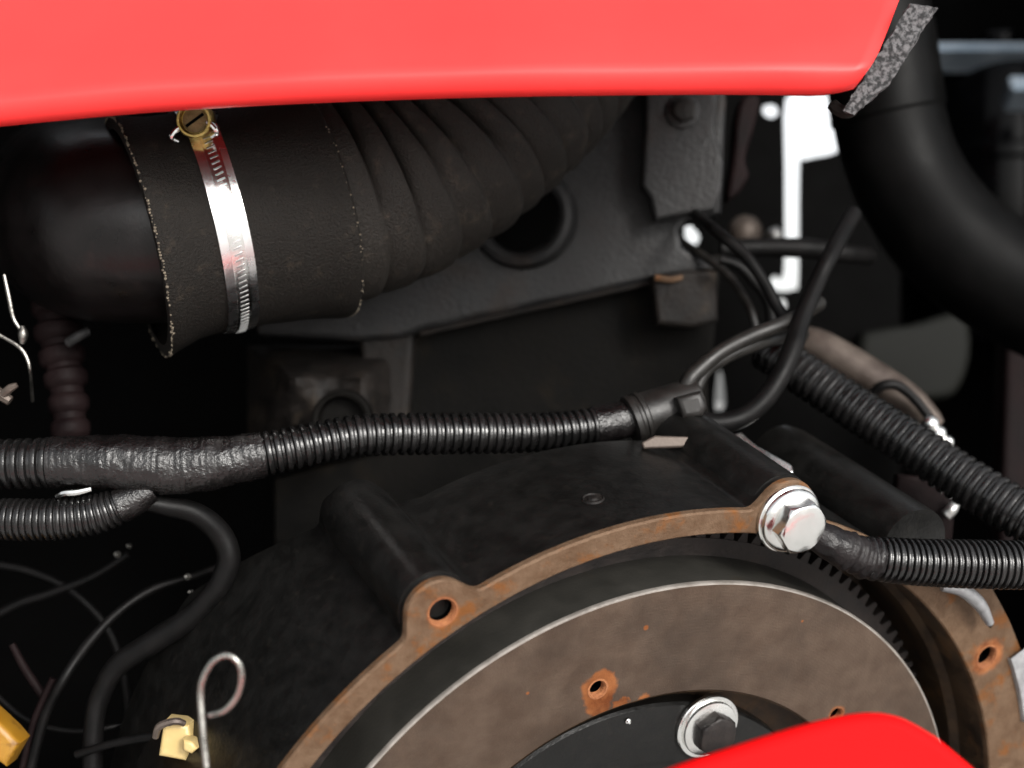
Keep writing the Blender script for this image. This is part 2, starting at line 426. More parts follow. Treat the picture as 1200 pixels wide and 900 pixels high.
# ------------------------------------------------------------------ engine block behind
blk = thing('engine_block', at(650, 400, .2), 'dark grey cast engine block behind the hose and the harness', 'engine')
obj('upper_cover', plate_mesh([[(300, 60), (756, 60), (850, 60), (852, 120), (846, 250), (806, 257), (797, 270), (800, 288), (826, 306), (843, 313), (700, 343), (500, 386), (470, 396), (424, 400), (300, 392)]], .165, .05, .004), 'cast_grey', blk)
obj('corner_web', plate_mesh([[(420, 385), (486, 385), (481, 470), (478, 520), (428, 520)]], .172, .05, .004), 'cast_brown', blk)
obj('lower_wall', plate_mesh([[(472, 380), (846, 296), (838, 400), (829, 430), (831, 480), (850, 500), (900, 640), (320, 640), (320, 560), (400, 540), (478, 520)]], .19, .05, .003), 'grime_black', blk)
obj('seam_ridge', tube([(492, 391, .166, 3), (600, 367, .166, 3.2), (700, 345, .166, 3), (842, 314, .166, 3)], 8, 6), 'cast_brown', blk)
# round port with rolled rim
pc = at(612, 254, .158)
pf = Matrix.Translation(pc) @ Matrix.Rotation(R(90), 4, 'X') @ Matrix.Rotation(R(-14), 4, 'Y')
bm = lathe([(.020, -.02), (.0215, .0), (.0235, .004), (.0265, .0052), (.0295, .004), (.0315, 0), (.0315, -.008)], 64); bm.transform(pf)
bmesh.ops.scale(bm, vec=(1.05, 1, 1), verts=bm.verts, space=Matrix.Translation(-pc))
prt = obj('port_rim', bm, 'cast_grey', blk)
bm = lathe([(0, .0012), (.0212, .0014)], 48); bm.transform(pf); obj('port_opening', bm, 'bay_black', prt)
# bracket plate with its bolt
brk = obj('bracket_plate', plate_mesh([[(754, 60), (846, 60), (842, 110), (838, 150), (849, 190), (847, 222), (838, 246), (800, 252), (768, 259), (762, 232), (752, 218), (756, 150)]], .142, .016, .0025), 'cast_grey', blk)
def hexbolt(mat_frame, parent, R_f, R_h, H, fl=.003, mats=('zinc', 'zinc'), washer=None, rot=0, dome=.0006, names=('hex_head', 'flange')):
    out = []
    z0 = 0
    if washer:
        b = lathe([(0, 0), (washer, 0), (washer, .0018), (washer - .0005, .0024), (0, .0024)], 48); b.transform(mat_frame)
        out.append(obj('washer', b, mats[1], parent)); z0 = .0024
    b = lathe([(R_f, z0), (R_f, z0 + fl * .4), (R_f * .97, z0 + fl * .65), (R_h * 1.0, z0 + fl), (R_h * .8, z0 + fl * 1.02)], 48); b.transform(mat_frame)
    out.append(obj(names[1], b, mats[1], parent))
    b = bmesh.new(); zt = z0 + fl * .8
    def ring(r, z, hexa, N=36):
        q = []
        for k in range(N):
            a = 2 * math.pi * k / N
            rr = r
            if hexa:
                s = (a % (math.pi / 3)) - math.pi / 6
                rr = min(r * math.cos(math.pi / 6) / math.cos(s), R_h * hexa)
            q.append(b.verts.new((rr * math.cos(a + rot), rr * math.sin(a + rot), z)))
        return q
    rs = [ring(R_h, zt, 9), ring(R_h, zt + H * .72, 9), ring(R_h, zt + H * .86, .955), ring(R_h, zt + H * .95, .90), ring(R_h * .82, zt + H, 0), ring(R_h * .45, zt + H + dome, 0)]
    for A, B in zip(rs, rs[1:]):
        for k in range(36): b.faces.new((A[k], A[(k + 1) % 36], B[(k + 1) % 36], B[k]))
    b.faces.new(rs[-1]); b.transform(mat_frame)
    o = obj(names[0], b, mats[0], parent); out.append(o)
    return out
bf = Matrix.Translation(at(800, 131, .142)) @ Matrix.Rotation(R(90), 4, 'X')
hexbolt(bf, brk, .0105, .0075, .006, mats=('cast_brown', 'cast_grey'), rot=.3, names=('bolt_head', 'bolt_flange'))
obj('foot_block', plate_mesh([[(764, 322), (806, 316), (840, 318), (842, 376), (812, 384), (770, 380)]], .150, .03, .003), 'cast_brown', blk)
obj('foot_lip', tube([(768, 325, .146, 4), (785, 328, .146, 4), (800, 325, .146, 3)], 8, 4), 'machined_rust', blk)
obj('side_lug', plate_mesh([smooth_poly([(872, 112), (890, 114), (884, 150), (874, 185), (878, 205), (866, 226), (852, 232), (858, 190), (862, 140)], 4)], .19, .02, .003), 'purple_brown', blk)
bm = bmesh.new(); bmesh.ops.create_icosphere(bm, subdivisions=2, radius=.013, matrix=Matrix.Translation(at(873, 272, .33))); obj('copper_plug', bm, 'rod_metal', blk)
bm = bmesh.new(); bmesh.ops.create_icosphere(bm, subdivisions=2, radius=.006, matrix=Matrix.Translation(at(908, 275, .33))); obj('small_plug', bm, 'zinc_dull', blk)
# rough casting beneath the hose
bm = bmesh.new()
bmesh.ops.create_grid(bm, x_segments=40, y_segments=24, size=.5)
for q in bm.verts:
    x, y = 290 + (q.co.x + .5) * 190, 405 + (q.co.y + .5) * 130
    h = noise.noise(Vector((x * .022, y * .025, 3))) * .012 + noise.noise(Vector((x * .07, y * .07, 9))) * .004
    ed = min(q.co.x + .5, .5 - q.co.x, q.co.y + .5, .5 - q.co.y)
    q.co = at(x, y, .13 - h + .09 * (max(0, .3 - ed) / .3) ** 1.5)
obj('rough_casting', bm, 'cast_brown', blk)
bm = lathe([(.0, -.01), (.0125, -.01), (.0135, .001), (.0155, .002), (.017, .001), (.0175, -.012)], 40)
bm.transform(Matrix.Translation(at(400, 492, .105)) @ Matrix.Rotation(R(90), 4, 'X')); obj('core_plug', bm, 'grime_black', blk)

# ------------------------------------------------------------------ flywheel housing
NTH = 1440
RI, RO, ZF = .2211, .2325, .0038
lobes = [(125.2, .2336, .0160), (81.2, .2325, .0168)]
def lobe_r(th):
    r = RO
    for tc_, rc, rr in lobes:
        d = R(((th - tc_ + 180) % 360) - 180)
        if abs(d) < .3:
            q = rr * rr - (rc * math.sin(d)) ** 2
            if q > 0: r = max(r, rc * math.cos(d) + math.sqrt(q))
    t = (58 - th) / 10                                       # broad pad on the starter side
    if -20 < th < 62:
        t = max(0, min(1, t)); r = max(r, RO + .0215 * t * t * (3 - 2 * t))
    return r
RT = [lobe_r(k * 360 / NTH if k * 360 / NTH < 200 else k * 360 / NTH - 360) for k in range(NTH)]
for _ in range(3): RT = [(RT[k - 2] + RT[k - 1] + RT[k] + RT[(k + 1) % NTH] + RT[(k + 2) % NTH]) / 5 for k in range(NTH)]
def ring_mesh(stations, closed=False):
    """stations: list of callables/values (radius, z)"""
    bm = bmesh.new(); rings = []
    for rf, z in stations:
        rings.append([bm.verts.new(((rf(k) if callable(rf) else rf) * math.cos(2 * math.pi * k / NTH), (rf(k) if callable(rf) else rf) * math.sin(2 * math.pi * k / NTH), z(k) if callable(z) else z)) for k in range(NTH)])
    for A, B in list(zip(rings, rings[1:])) + ([(rings[-1], rings[0])] if closed else []):
        for k in range(NTH): bm.faces.new((A[k], A[(k + 1) % NTH], B[(k + 1) % NTH], B[k]))
    return bm
hsg = thing('flywheel_housing', None, 'black cast flywheel housing with rusty machined ring face and bolt bosses', 'engine housing', mat=FR)
nick = [noise.noise(Vector((math.cos(k * 6.283 / NTH) * 60, math.sin(k * 6.283 / NTH) * 60, 0))) * .00035 for k in range(NTH)]
bm = ring_mesh([(lambda k: RI + .0007 + nick[(k * 3) % NTH], ZF), (lambda k: RT[k] - .0009 + nick[k], ZF), (lambda k: RT[k] + nick[k] * .5, ZF - .0009), (lambda k: RT[k], ZF - .004), (RI, ZF - .004), (RI, ZF - .0007)], True)
face = obj('ring_face', bm, 'machined_rust', hsg, local=True)
holes = [(124.9, .2336, .0062), (81.2, .2325, .0060), (37.3, .2338, .0060)]
def cut(o, cyl):
    """drill real holes, then drop the drill bits"""
    dg = bpy.context.evaluated_depsgraph_get()
    cb = bmesh.new()
    for m, r in cyl: bmesh.ops.create_cone(cb, segments=40, radius1=r, radius2=r, depth=.02, cap_ends=True, matrix=m)
    me = bpy.data.meshes.new('drill'); cb.to_mesh(me); cb.free()
    c = bpy.data.objects.new('drill', me); col.objects.link(c); c.matrix_world = o.parent.matrix_basis if o.parent else Matrix.Identity(4)
    c.parent = o.parent; c.matrix_basis = Matrix.Identity(4)
    b = o.modifiers.new('cut', 'BOOLEAN'); b.operation = 'DIFFERENCE'; b.object = c; b.solver = 'EXACT'
    dg = bpy.context.evaluated_depsgraph_get(); dg.update()
    new = bpy.data.meshes.new_from_object(o.evaluated_get(dg))
    o.modifiers.clear(); o.data = new
    bpy.data.objects.remove(c)
    new.polygons.foreach_set('use_smooth', [True] * len(new.polygons)); new.set_sharp_from_angle(angle=R(38))
cut(face, [(Matrix.Translation((r * math.cos(R(t)), r * math.sin(R(t)), ZF)), q) for t, r, q in holes])
def hole_tube(r, zt, depth, rough=.0004, lip=.0016):
    prof = [(r + lip, zt + .00025), (r + .0002, zt + .0003), (r - .0002, zt - .0004)]
    z = zt - .001
    while z > zt - .0042:
        prof += [(r - .0006, z), (r - .0002, z - .0006)]; z -= .0012
    return lathe(prof, 40), lathe([(r - .0003, zt - .004), (r - .0004, zt - depth), (0, zt - depth)], 40)  # below the rusty mouth the bore is coloured black to paint its shade
for t, r, q in holes:
    if t == 81.2: continue
    for bm, nm, mt_ in zip(hole_tube(q, ZF, .03, lip=.0012 if t < 50 else .0008), ('threaded_hole', 'hole_bore'), ('rust_orange', 'bay_black')):
        bm.transform(Matrix.Translation((r * math.cos(R(t)), r * math.sin(R(t)), 0)))
        obj(nm, bm, mt_, face, local=True)
def back(k):
    th = k * 360 / NTH
    return -.088 - .075 * max(0, min(1, (th - 118) / 30)) if th < 250 else -.088
bm = ring_mesh([(lambda k: RT[k] - .0003, ZF - .004), (lambda k: RT[k] - .0002, ZF - .03), (lambda k: RT[k] * .998, back), (lambda k: RI - .002, back)])
obj('outer_wall', bm, 'cast_black', hsg, local=True)
bm = ring_mesh([(RI, ZF - .004), (RI - .0005, -.02), (RI - .004, -.024), (RI - .004, -.07), (.10, -.072), (.05, -.072)])
obj('inner_wall', bm, 'inner_rust', hsg, local=True)
# long draft bosses that run back along the casting
for t, rc, rr, z0, z1 in ((125.2, .2345, .0164, -.003, -.108), (81.2, .233, .0168, -.003, -.097), (61.3, .2400, .0195, .006, -.115)):
    bm = lathe([(0, z0), (rr * .985, z0), (rr, z0 - .002), (rr * 1.06, z1 + .012), (rr * 1.0, z1 + .003), (rr * .8, z1), (0, z1)], 48)
    bm.transform(Matrix.Translation((rc * math.cos(R(t)), rc * math.sin(R(t)), 0)))
    obj('boss', bm, 'cast_black', hsg, local=True)
# casting mark and slot on the starter side
bm = lathe([(0, .0014), (.0020, .0012), (.0028, .0003), (.0042, .0001), (.0048, .0008), (.0054, 0)], 24); bm.transform(Matrix.Translation((.2324 * math.cos(R(102.5)), .2324 * math.sin(R(102.5)), -0.027999999999999955)) @ Matrix.Rotation(R(102.5), 4, 'Z') @ Matrix.Rotation(R(90), 4, 'Y'))
obj('casting_mark', bm, 'cast_brown', hsg, local=True)
bm = bmesh.new(); bm_box(bm, (.2425 * math.cos(R(42.3)), .2425 * math.sin(R(42.3)), ZF - .0004), .0035, .0120, .0016, Matrix.Rotation(R(50), 3, 'Z'))
bmesh.ops.bevel(bm, geom=bm.edges, offset=.0006, segments=2, affect='EDGES')
obj('slot', bm, 'bay_black', hsg, local=True)

# ------------------------------------------------------------------ flywheel
fly = thing('flywheel', None, 'dull steel flywheel disc with rust-stained bolt holes inside the housing', 'flywheel', mat=FR)
RD = .1947
bm = lathe([(.1385, -.0004), (.1392, 0), (RD - .0016, 0)], 720)
b2 = bmesh.new()
disc_prof = [(.1372, -.016), (.1372, -.0012), (.1384, 0), (RD - .0016, 0), (RD - .0016, -.010), (.15, -.010)]
bm.free(); b2.free()
disc = obj('disc_face', lathe([(.1372, -.018), (.1372, -.0010), (.1382, 0), (.150, 0), (.170, 0), (RD - .0013, 0), (RD - .0013, -.02), (.1372, -.02)], 720, closed_profile=True), 'disc_steel', fly, local=True)
obj('disc_edge', lathe([(RD - .00128, .00002), (RD - .0006, -.0001), (RD, -.0009), (RD, -.0022), (RD - .00128, -.0024)], 720, closed_profile=True), 'disc_edge', fly, local=True)
obj('disc_side', lathe([(RD - .0002, -.0022), (RD - .0002, -.0306)], 720), 'disc_side', fly, local=True)
obj('gear_rim', lathe([(RD - .001, -.0305), (.2035, -.031), (.2035, -.0455), (.15, -.0455)], 720), 'gear_steel', fly, local=True)  # darker than the disc side, so colour imitates the band's shading
fholes = [(108.3, .1518, .0042), (49.8, .1500, .0040), (169, .1518, .0042)]
cut(disc, [(Matrix.Translation((r * math.cos(R(t)), r * math.sin(R(t)), 0)), q) for t, r, q in fholes])
for i, (t, r, q) in enumerate(fholes[:2]):
    mt = Matrix.Translation((r * math.cos(R(t)), r * math.sin(R(t)), 0))
    for bm, nm, mt_ in zip(hole_tube(q, 0, .018, lip=.0012 if i == 0 else .0006), ('threaded_hole', 'hole_bore'), ('rust_orange', 'bay_black')):
        bm.transform(mt); obj(nm, bm, mt_, disc, local=True)
obj('bore_floor', lathe([(.1371, -.0005), (.1371, -.022), (.128, -.024), (.10, -.024), (.0, -.024)], 240), 'inner_rust', fly, local=True)
hub = obj('hub_plate', lathe([(.1225, -.024), (.1225, -.0165), (.1212, -.015), (.113, -.014), (.09, -.0145), (.088, -.019), (0, -.019)], 200), 'cast_black', fly, local=True)
# ring gear teeth
tb = bmesh.new()
prof = [(-.0030, .2035), (-.0013, .2088), (.0013, .2088), (.0030, .2035)]
lo = [tb.verts.new((r, x, -.0455)) for x, r in prof]; hi = [tb.verts.new((r, x, -.0315)) for x, r in prof]
tb.faces.new(lo); tb.faces.new(hi)
for k in range(4): tb.faces.new((lo[k], lo[(k + 1) % 4], hi[(k + 1) % 4], hi[k]))
bmesh.ops.recalc_face_normals(tb, faces=tb.faces)
tme = bpy.data.meshes.new('tooth'); tb.to_mesh(tme); tb.free(); tme.materials.append(M['gear_steel'])
for k in range(40):
    o = bpy.data.objects.new('gear_tooth', tme); col.objects.link(o); o.parent = fly
    o.rotation_euler = (0, 0, R(4 + k * 2.4))

# bolts
def bolt_thing(frame, label, name='flange_bolt', **kw):
    t = thing(name, None, label, 'bolt', mat=frame)
    for o in hexbolt(Matrix.Identity(4), t, **kw): o.matrix_parent_inverse = Matrix.Identity(4)
    return t
bolt_thing(wheel_frame(.2308, 81.0, ZF + .0002), 'large bright zinc hex bolt with washer on top of the rusty housing ring', R_f=.0158, R_h=.0132, H=.0085, fl=.0045, washer=.0168, rot=R(12), dome=.0003)
bolt_thing(wheel_frame(.1120, 75.5, -.0139), 'zinc hex bolt on the black hub above the red panel edge', R_f=.0150, R_h=.0112, H=.0075, fl=.003, washer=.0175, rot=R(35), mats=('gear_steel', 'zinc'))
bolt_thing(wheel_frame(.1172, 99, -.0139), 'tiny silver rivet on the black hub left of the hub bolt', name='rivet', R_f=.0015, R_h=.0012, H=.0008, fl=.0005, mats=('zinc', 'zinc'))

# starter-side casting at the right edge
st = thing('starter_housing', at(1190, 800, .07), 'pale alloy casting beside the housing flange at the right edge', 'engine housing')
bm = lathe([(.2445, ZF + .0003), (.2452, ZF + .0026), (.262, ZF + .003), (.264, ZF - .004)], 30, R(24), R(35)); bm.transform(FR); obj('pad', bm, 'alloy', st)
obj('rim', tube([(1104, 688, .0, 5), (1128, 692, .002, 8), (1148, 708, .008, 8), (1160, 730, .016, 5)], 10, 6), 'alloy', st)

# ------------------------------------------------------------------ air hose with its clamp
hp = Path([(160, 277, .022, 126), (251, 258, .036, 131), (330, 241, .046, 134), (392, 225, .056, 136), (452, 201, .068, 136), (516, 161, .082, 135), (580, 107, .100, 132), (640, 45, .125, 127), (700, -34, .16, 118)], 30)
hose = thing('air_hose', at(250, 400, .05), 'thick black rubber air hose with pleated bend under the red panel', 'hose')
def s_at_x(path, x):
    for p, s in zip(path.p, path.s):
        if 600 + p.x / px(p.y) >= x: return s
    return path.L
sA, sB = 0, s_at_x(hp, 372)
nzv = lambda k, a, d: noise.noise(Vector((math.cos(a) * k, math.sin(a) * k, d * 90)))
c_st = [(0, 1.0), (0.0001, 1.105), (.002, 1.115), (.010, 1.07), (.018, 1.03), (.028, 1.005), (.038, 1.0), (.052, 1.0)] + [(.052 + (sB - .058) * k / 10, 1.0 + .065 * (k / 10) ** 2) for k in range(1, 11)] + [(sB - .003, 1.068), (sB - .0012, 1.064), (sB, 1.03), (sB - .0005, .95)]
def cwob(a, d): return .006 * nzv(1.3, a, d) + (.035 * max(0, math.cos(a - R(98))) ** 4 * max(0, 1 - d / .02))
cuff = obj('cuff', sweep(hp, c_st, 96, False, cwob), 'hose_rubber', hose)
# ragged light thread along the two cut edges
def edge_thread(path, s, f, r, wob, keep):
    bm = bmesh.new(); c, t, uu, vv, rr = path.at(s); N = 260
    for k in range(N):
        if random.random() > keep: continue
        a = 2 * math.pi * k / N
        p = c + (uu * math.cos(a) + vv * math.sin(a)) * rr * f * (1 + wob(a, s)) + t * random.uniform(-.0006, .0006)
        bmesh.ops.create_icosphere(bm, subdivisions=1, radius=r * random.uniform(.4, 1.2), matrix=Matrix.Translation(p))
    return bm
obj('cut_edge', edge_thread(hp, .0006, 1.113, .00075, cwob, .8), 'hose_edge', cuff)
obj('cut_edge', edge_thread(hp, sB - .001, 1.064, .0005, cwob, .35), 'hose_edge', cuff)
b_st = [(sB - .006, .955, 0), (sB + .001, .964, 0), (sB + .008, .972, 0), (sB + .011, .97, .1)]
s = sB + .013; L = hp.L
while s < L - .02:                                           # folds: a slow rise, then a sharp tuck under the next one
    p = random.uniform(.0118, .0168); dp = random.uniform(.6, 1.25)
    b_st += [(s, .962, .9 * dp), (s + .10 * p, .965, .5 * dp), (s + .3 * p, .969, .12), (s + .55 * p, .974, 0), (s + .74 * p, .977, 0), (s + .83 * p, .975, .08), (s + .89 * p, .969, .5 * dp), (s + .95 * p, .963, 1.0 * dp)]
    s += p
b_st.append((L, .96, 0))
def bwob(a, d): return .012 * nzv(1.1, a, d * .7) + .009 * nzv(3.0, a, d)
def tuck(a, d): return .23 * (.11 + .89 * max(0, math.cos(a + R(58))) ** 1.4) * (1 + .7 * nzv(1.6, a, d))
def lean(d): return .26 * max(0, min(1, (d - sB - .01) / .07))
obj('bellows', sweep(hp, b_st, 120, False, bwob, tuck, lean), 'bellows_rubber', hose)
# duct the cuff is pushed over: it turns back into the bay
dp_ = Path([(300, 252, .043, 111), (230, 261, .034, 111), (172, 267, .030, 112), (130, 264, .040, 115), (108, 257, .075, 118), (104, 250, .14, 118), (104, 245, .26, 118)], 16)
duct = thing('air_duct', at(110, 370, .1), 'smooth shiny black duct elbow entering the left end of the hose', 'duct')
obj('elbow', sweep(dp_, [(dp_.L * k / 70, 1 + (.012 if 33 < k < 37 else 0)) for k in range(71)], 72, True), 'pipe_black', duct)

clamp = thing('hose_clamp', at(258, 260, 0), 'shiny steel worm-drive clamp with brass screw around the black hose', 'hose clamp')
sc_ = s_at_x(hp, 248)
def band(s0, half, f0, f1, seg=160, wb=cwob):
    st = [(s0 - half, f0), (s0 - half, f1 - .002), (s0 - half * .93, f1), (s0 + half * .93, f1), (s0 + half, f1 - .002), (s0 + half, f0)]
    bm = bmesh.new(); rings = []
    c, t, uu, vv, rr = hp.at(s0)
    for d, f in st:
        rings.append([bm.verts.new(c + t * (d - s0) + (uu * math.cos(2 * math.pi * k / seg) + vv * math.sin(2 * math.pi * k / seg)) * rr * f) for k in range(seg)])
    for A, B in list(zip(rings, rings[1:])) + [(rings[-1], rings[0])]:
        for k in range(seg): bm.faces.new((A[k], A[(k + 1) % seg], B[(k + 1) % seg], B[k]))
    return bm
bd = obj('band', band(sc_, .0080, 1.002, 1.016), 'band_steel', clamp)
tl = obj('band_tail', band(sc_ + .0004, .0037, 1.014, 1.026), 'zinc', clamp)
bm = bmesh.new(); c, t, uu, vv, rr = hp.at(sc_ + .0004)
for k in range(120):
    a = 2 * math.pi * k / 120
    rad = uu * math.cos(a) + vv * math.sin(a); tg = t.cross(rad)
    m3 = Matrix((rad, tg, t)).transposed() @ Matrix.Rotation(R(14), 3, 'X')
    bm_box(bm, c + rad * (rr * 1.026 + .00003), .0003, .0009, .0044, m3)
obj('thread_slots', bm, 'slot_dark', tl)
# screw: head faces the viewer, housing behind it, two bent ears
sp = at(229, 141, -.016)
sf = Matrix.Translation(sp) @ Matrix.Rotation(R(90), 4, 'X') @ Matrix.Rotation(R(8), 4, 'X')
bm = lathe([(0, -.006), (.0088, -.006), (.0088, .0035), (.0082, .0045), (.0072, .0045), (.0066, .0032), (.0064, .001), (0, .001)], 40); bm.transform(sf)
scr = obj('screw_head', bm, 'brass_zinc', clamp)
bm = lathe([(0, .0016), (.003, .0018), (.0062, .0012)], 24); bm.transform(sf); obj('screw_face', bm, 'brass_dull', scr)
bm = bmesh.new(); bm_box(bm, (0, 0, .0016), .0105, .0014, .0012, Matrix.Rotation(R(35), 3, 'Z')); bm.transform(sf); obj('screw_slot', bm, 'bay_black', scr)
bm = bmesh.new(); bm_box(bm, (0, 0, -.014), .015, .010, .018); bmesh.ops.bevel(bm, geom=bm.edges, offset=.0015, segments=2, affect='EDGES'); bm.transform(sf); obj('screw_housing', bm, 'zinc_dull', clamp)
obj('ear', tube([(212, 148, -.018, 3), (204, 155, -.019, 3.4), (201, 162, -.018, 3), (208, 166, -.015, 2.5)], 8, 5), 'zinc', clamp)
obj('ear', tube([(243, 143, -.018, 3), (250, 148, -.019, 3.2), (254, 155, -.018, 3), (248, 160, -.015, 2.5)], 8, 5), 'zinc', clamp)

# ------------------------------------------------------------------ wiring harness
har = thing('wiring_harness', at(420, 540, -.01), 'black corrugated wiring harness crossing the picture, taped at a branch', 'wiring harness')
mp = Path([(-60, 546, -.030, 30), (0, 544, -.030, 30), (70, 542, -.030, 30), (140, 541, -.030, 30), (200, 544, -.028, 30), (265, 540, -.026, 28), (330, 528, -.022, 26), (420, 511, -.012, 25.5), (520, 508, .0, 25), (620, 507, .012, 23.5), (690, 500, .022, 22), (745, 489, .028, 21)], 30)
s1, s2 = s_at_x(mp, 70), s_at_x(mp, 300)
obj('conduit', ribbed(mp, .0048, .15, 0, s1 + .002), 'conduit', har)
obj('conduit', ribbed(mp, .0044, .17, s2 - .004, s_at_x(mp, 700)), 'conduit', har)
def twob(a, d): return .05 * nzv(1.6, a, d * 1.3) + .035 * nzv(5, a, d * 2.5) + .14 * max(0, math.cos(a - R(75))) ** 3 * math.exp(-((d - (s1 + s2) / 2 - .01) / .03) ** 2)
tp = [(s1 - .004 + (s2 - s1 + .008) * k / 130, 1.0 + .05 * math.sin(math.pi * min(1, max(0, k / 130))) + .012 * ((k % 5) / 5) + .008 * math.sin(k * 1.7)) for k in range(131)]
obj('tape_wrap', sweep(mp, tp, 48, True, twob), 'tape', har)
tq = s_at_x(mp, 698)
obj('tape_end', sweep(mp, [(tq - .001 + (mp.L - tq) * k / 30, 1.03 + .02 * (k % 3) / 3) for k in range(31)], 32, True, lambda a, d: .04 * nzv(3, a, d * 2)), 'tape', har)
bp_ = Path([(-60, 604, -.034, 25), (0, 608, -.034, 25), (60, 609, -.034, 25), (110, 603, -.032, 24), (150, 588, -.030, 20), (178, 572, -.028, 17)], 20)
obj('branch_conduit', ribbed(bp_, .0031, .14, 0, s_at_x(bp_, 150)), 'conduit', har)
obj('branch_tape', sweep(bp_, [(s_at_x(bp_, 138) + (bp_.L - s_at_x(bp_, 138)) * k / 20, 1.02 + .03 * (k % 3)/3) for k in range(21)], 24, True, lambda a, d: .06 * nzv(2, a, d)), 'tape', har)
obj('branch_cable', tube([(168, 588, -.028, 10), (195, 593, -.024, 12), (230, 602, -.018, 13), (258, 626, -.012, 14), (268, 655, -.01, 14), (256, 688, -.008, 14), (225, 722, -.004, 14), (180, 752, 0, 14), (138, 780, .004, 13), (118, 815, .006, 12), (110, 850, .006, 12), (108, 930, .006, 12)], 18, 12, lambda a, d: .05 * nzv(2, a, d * .8)), 'wire_black', har)
# sleeve and branches at the right-hand end
sl = Path([(738, 494, .026, 28), (760, 486, .028, 28), (790, 476, .030, 27), (820, 466, .032, 25)], 12)
obj('sleeve', sweep(sl, [(0, .9), (.0004, 1.08), (.003, 1.1), (.004, 1.02), (.0055, 1.02), (.006, 1.09), (.008, 1.09), (.009, 1.0)] + [(.009 + (sl.L - .010) * k / 8, 1.0 - .01 * k / 8) for k in range(9)] + [(sl.L, .9)], 40), 'sleeve', har)
obj('wire', tube([(800, 470, .030, 9), (806, 448, .028, 10), (818, 434, .030, 10), (845, 412, .034, 9), (880, 394, .04, 9), (925, 376, .05, 9), (960, 355, .08, 9)], 14, 8), 'wire_grey', har)
obj('wire', tube([(812, 466, .034, 8), (826, 436, .040, 8), (850, 418, .044, 9), (880, 405, .05, 9), (906, 397, .06, 9), (940, 392, .1, 9)], 14, 8), 'wire_grey', har)
obj('wire', tube([(790, 492, .024, 10), (815, 492, .022, 11), (842, 496, .022, 12), (872, 488, .024, 12), (898, 466, .026, 12), (918, 434, .03, 12), (930, 405, .036, 12), (938, 378, .045, 11), (958, 330, .06, 10), (975, 296, .07, 10), (1000, 250, .1, 10)], 16, 10), 'wire_black', har)
tag(obj('end_cap', plate_mesh([[(792, 466), (822, 458), (829, 476), (824, 488), (800, 492)]], .010, .02, .003), 'sleeve', har), None)

# thin loose cables above the harness end
def cable(label, ctrl, mat='wire_black', seg=12, n=8, name='cable', cat='cable', group=None):
    p = at(*ctrl[0][:3])
    o = obj(name, tube([(c[0], c[1], c[2], c[3]) for c in ctrl], seg, n), mat)
    return tag(o, label, cat, group)
cable('thin black cable hanging from the bracket plate towards the harness end', [(800, 238, .17, 6), (816, 252, .14, 6), (838, 270, .1, 7), (872, 298, .09, 7), (895, 330, .085, 7), (912, 362, .08, 7), (930, 392, .075, 7)])
cable('brown cable running from the foot block to the thin cables', [(770, 262, .20, 5), (800, 284, .18, 5), (824, 300, .16, 5), (848, 318, .15, 5), (868, 342, .14, 5), (882, 370, .13, 5), (890, 410, .13, 5)], 'wire_grey')
cable('black horizontal cable crossing the bright gap', [(845, 292, .2, 12), (890, 290, .2, 11), (945, 291, .2, 12), (985, 296, .2, 11), (1020, 300, .22, 10)])
cable('black cable loop behind the upper harness wires', [(844, 304, .13, 6), (866, 312, .13, 6), (884, 330, .13, 7), (900, 352, .13, 7), (905, 380, .13, 7)])
obj_clip = tag(obj('metal_clip', plate_mesh([[(752, 518), (768, 510), (822, 512), (821, 522), (800, 524), (754, 526)]], -.004, .004, .001, tilt=(R(-10), 0, 0)), 'rod_metal'), 'flat grey metal clip under the sleeve of the harness', 'clip')
tag(obj('bright_sliver', plate_mesh([[(858, 505), (872, 500), (888, 520), (932, 554), (922, 562), (884, 540)]], .05, .003, .0008, tilt=(R(-40), 0, 0)), 'zinc'), 'pale strip standing in for the bright background behind the boss right of the harness sleeve', 'strip')  # zinc sliver added in place of a bright edge of background
tag(obj('spring_clip', tube([(66, 582, -.035, 2.5), (76, 578, -.037, 4), (90, 577, -.037, 4), (107, 573, -.036, 3)], 8, 5), 'zinc'), 'small bright clip squeezed between the two conduits at left', 'clip')

# diagonal conduit and earth cable on the right
dc = thing('diagonal_conduit', at(1060, 520, .07), 'black corrugated conduit running diagonally down to the right edge', 'conduit')
dpth = Path([(895, 408, .10, 25), (940, 438, .085, 26), (1000, 477, .07, 27), (1060, 516, .055, 28), (1120, 556, .04, 29), (1200, 606, .02, 30), (1300, 668, 0, 31)], 24)
obj('corrugated_tube', ribbed(dpth, .0052, .13), 'conduit', dc)
ec = thing('earth_cable', at(1000, 650, -.04), 'corrugated cable with wrinkled black sleeve leaving the big zinc bolt', 'cable')
epth = Path([(1008, 652, -.045, 24), (1040, 656, -.043, 27), (1080, 659, -.04, 28), (1140, 661, -.035, 29), (1210, 662, -.03, 29), (1300, 660, -.02, 29)], 20)
obj('corrugated_tube', ribbed(epth, .0032, .13), 'conduit', ec)
spth = Path([(940, 618, -.052, 15), (962, 630, -.052, 19), (985, 642, -.050, 22), (1012, 653, -.046, 24), (1028, 656, -.044, 25)], 16)
obj('sleeve', sweep(spth, [(spth.L * k / 50, 1 + .05 * math.sin(k * 1.1) * (k > 26) + .02 * math.sin(k * .5)) for k in range(51)], 36, True, lambda a, d: .07 * nzv(2.4, a, d * 2)), 'sleeve_dark', ec)

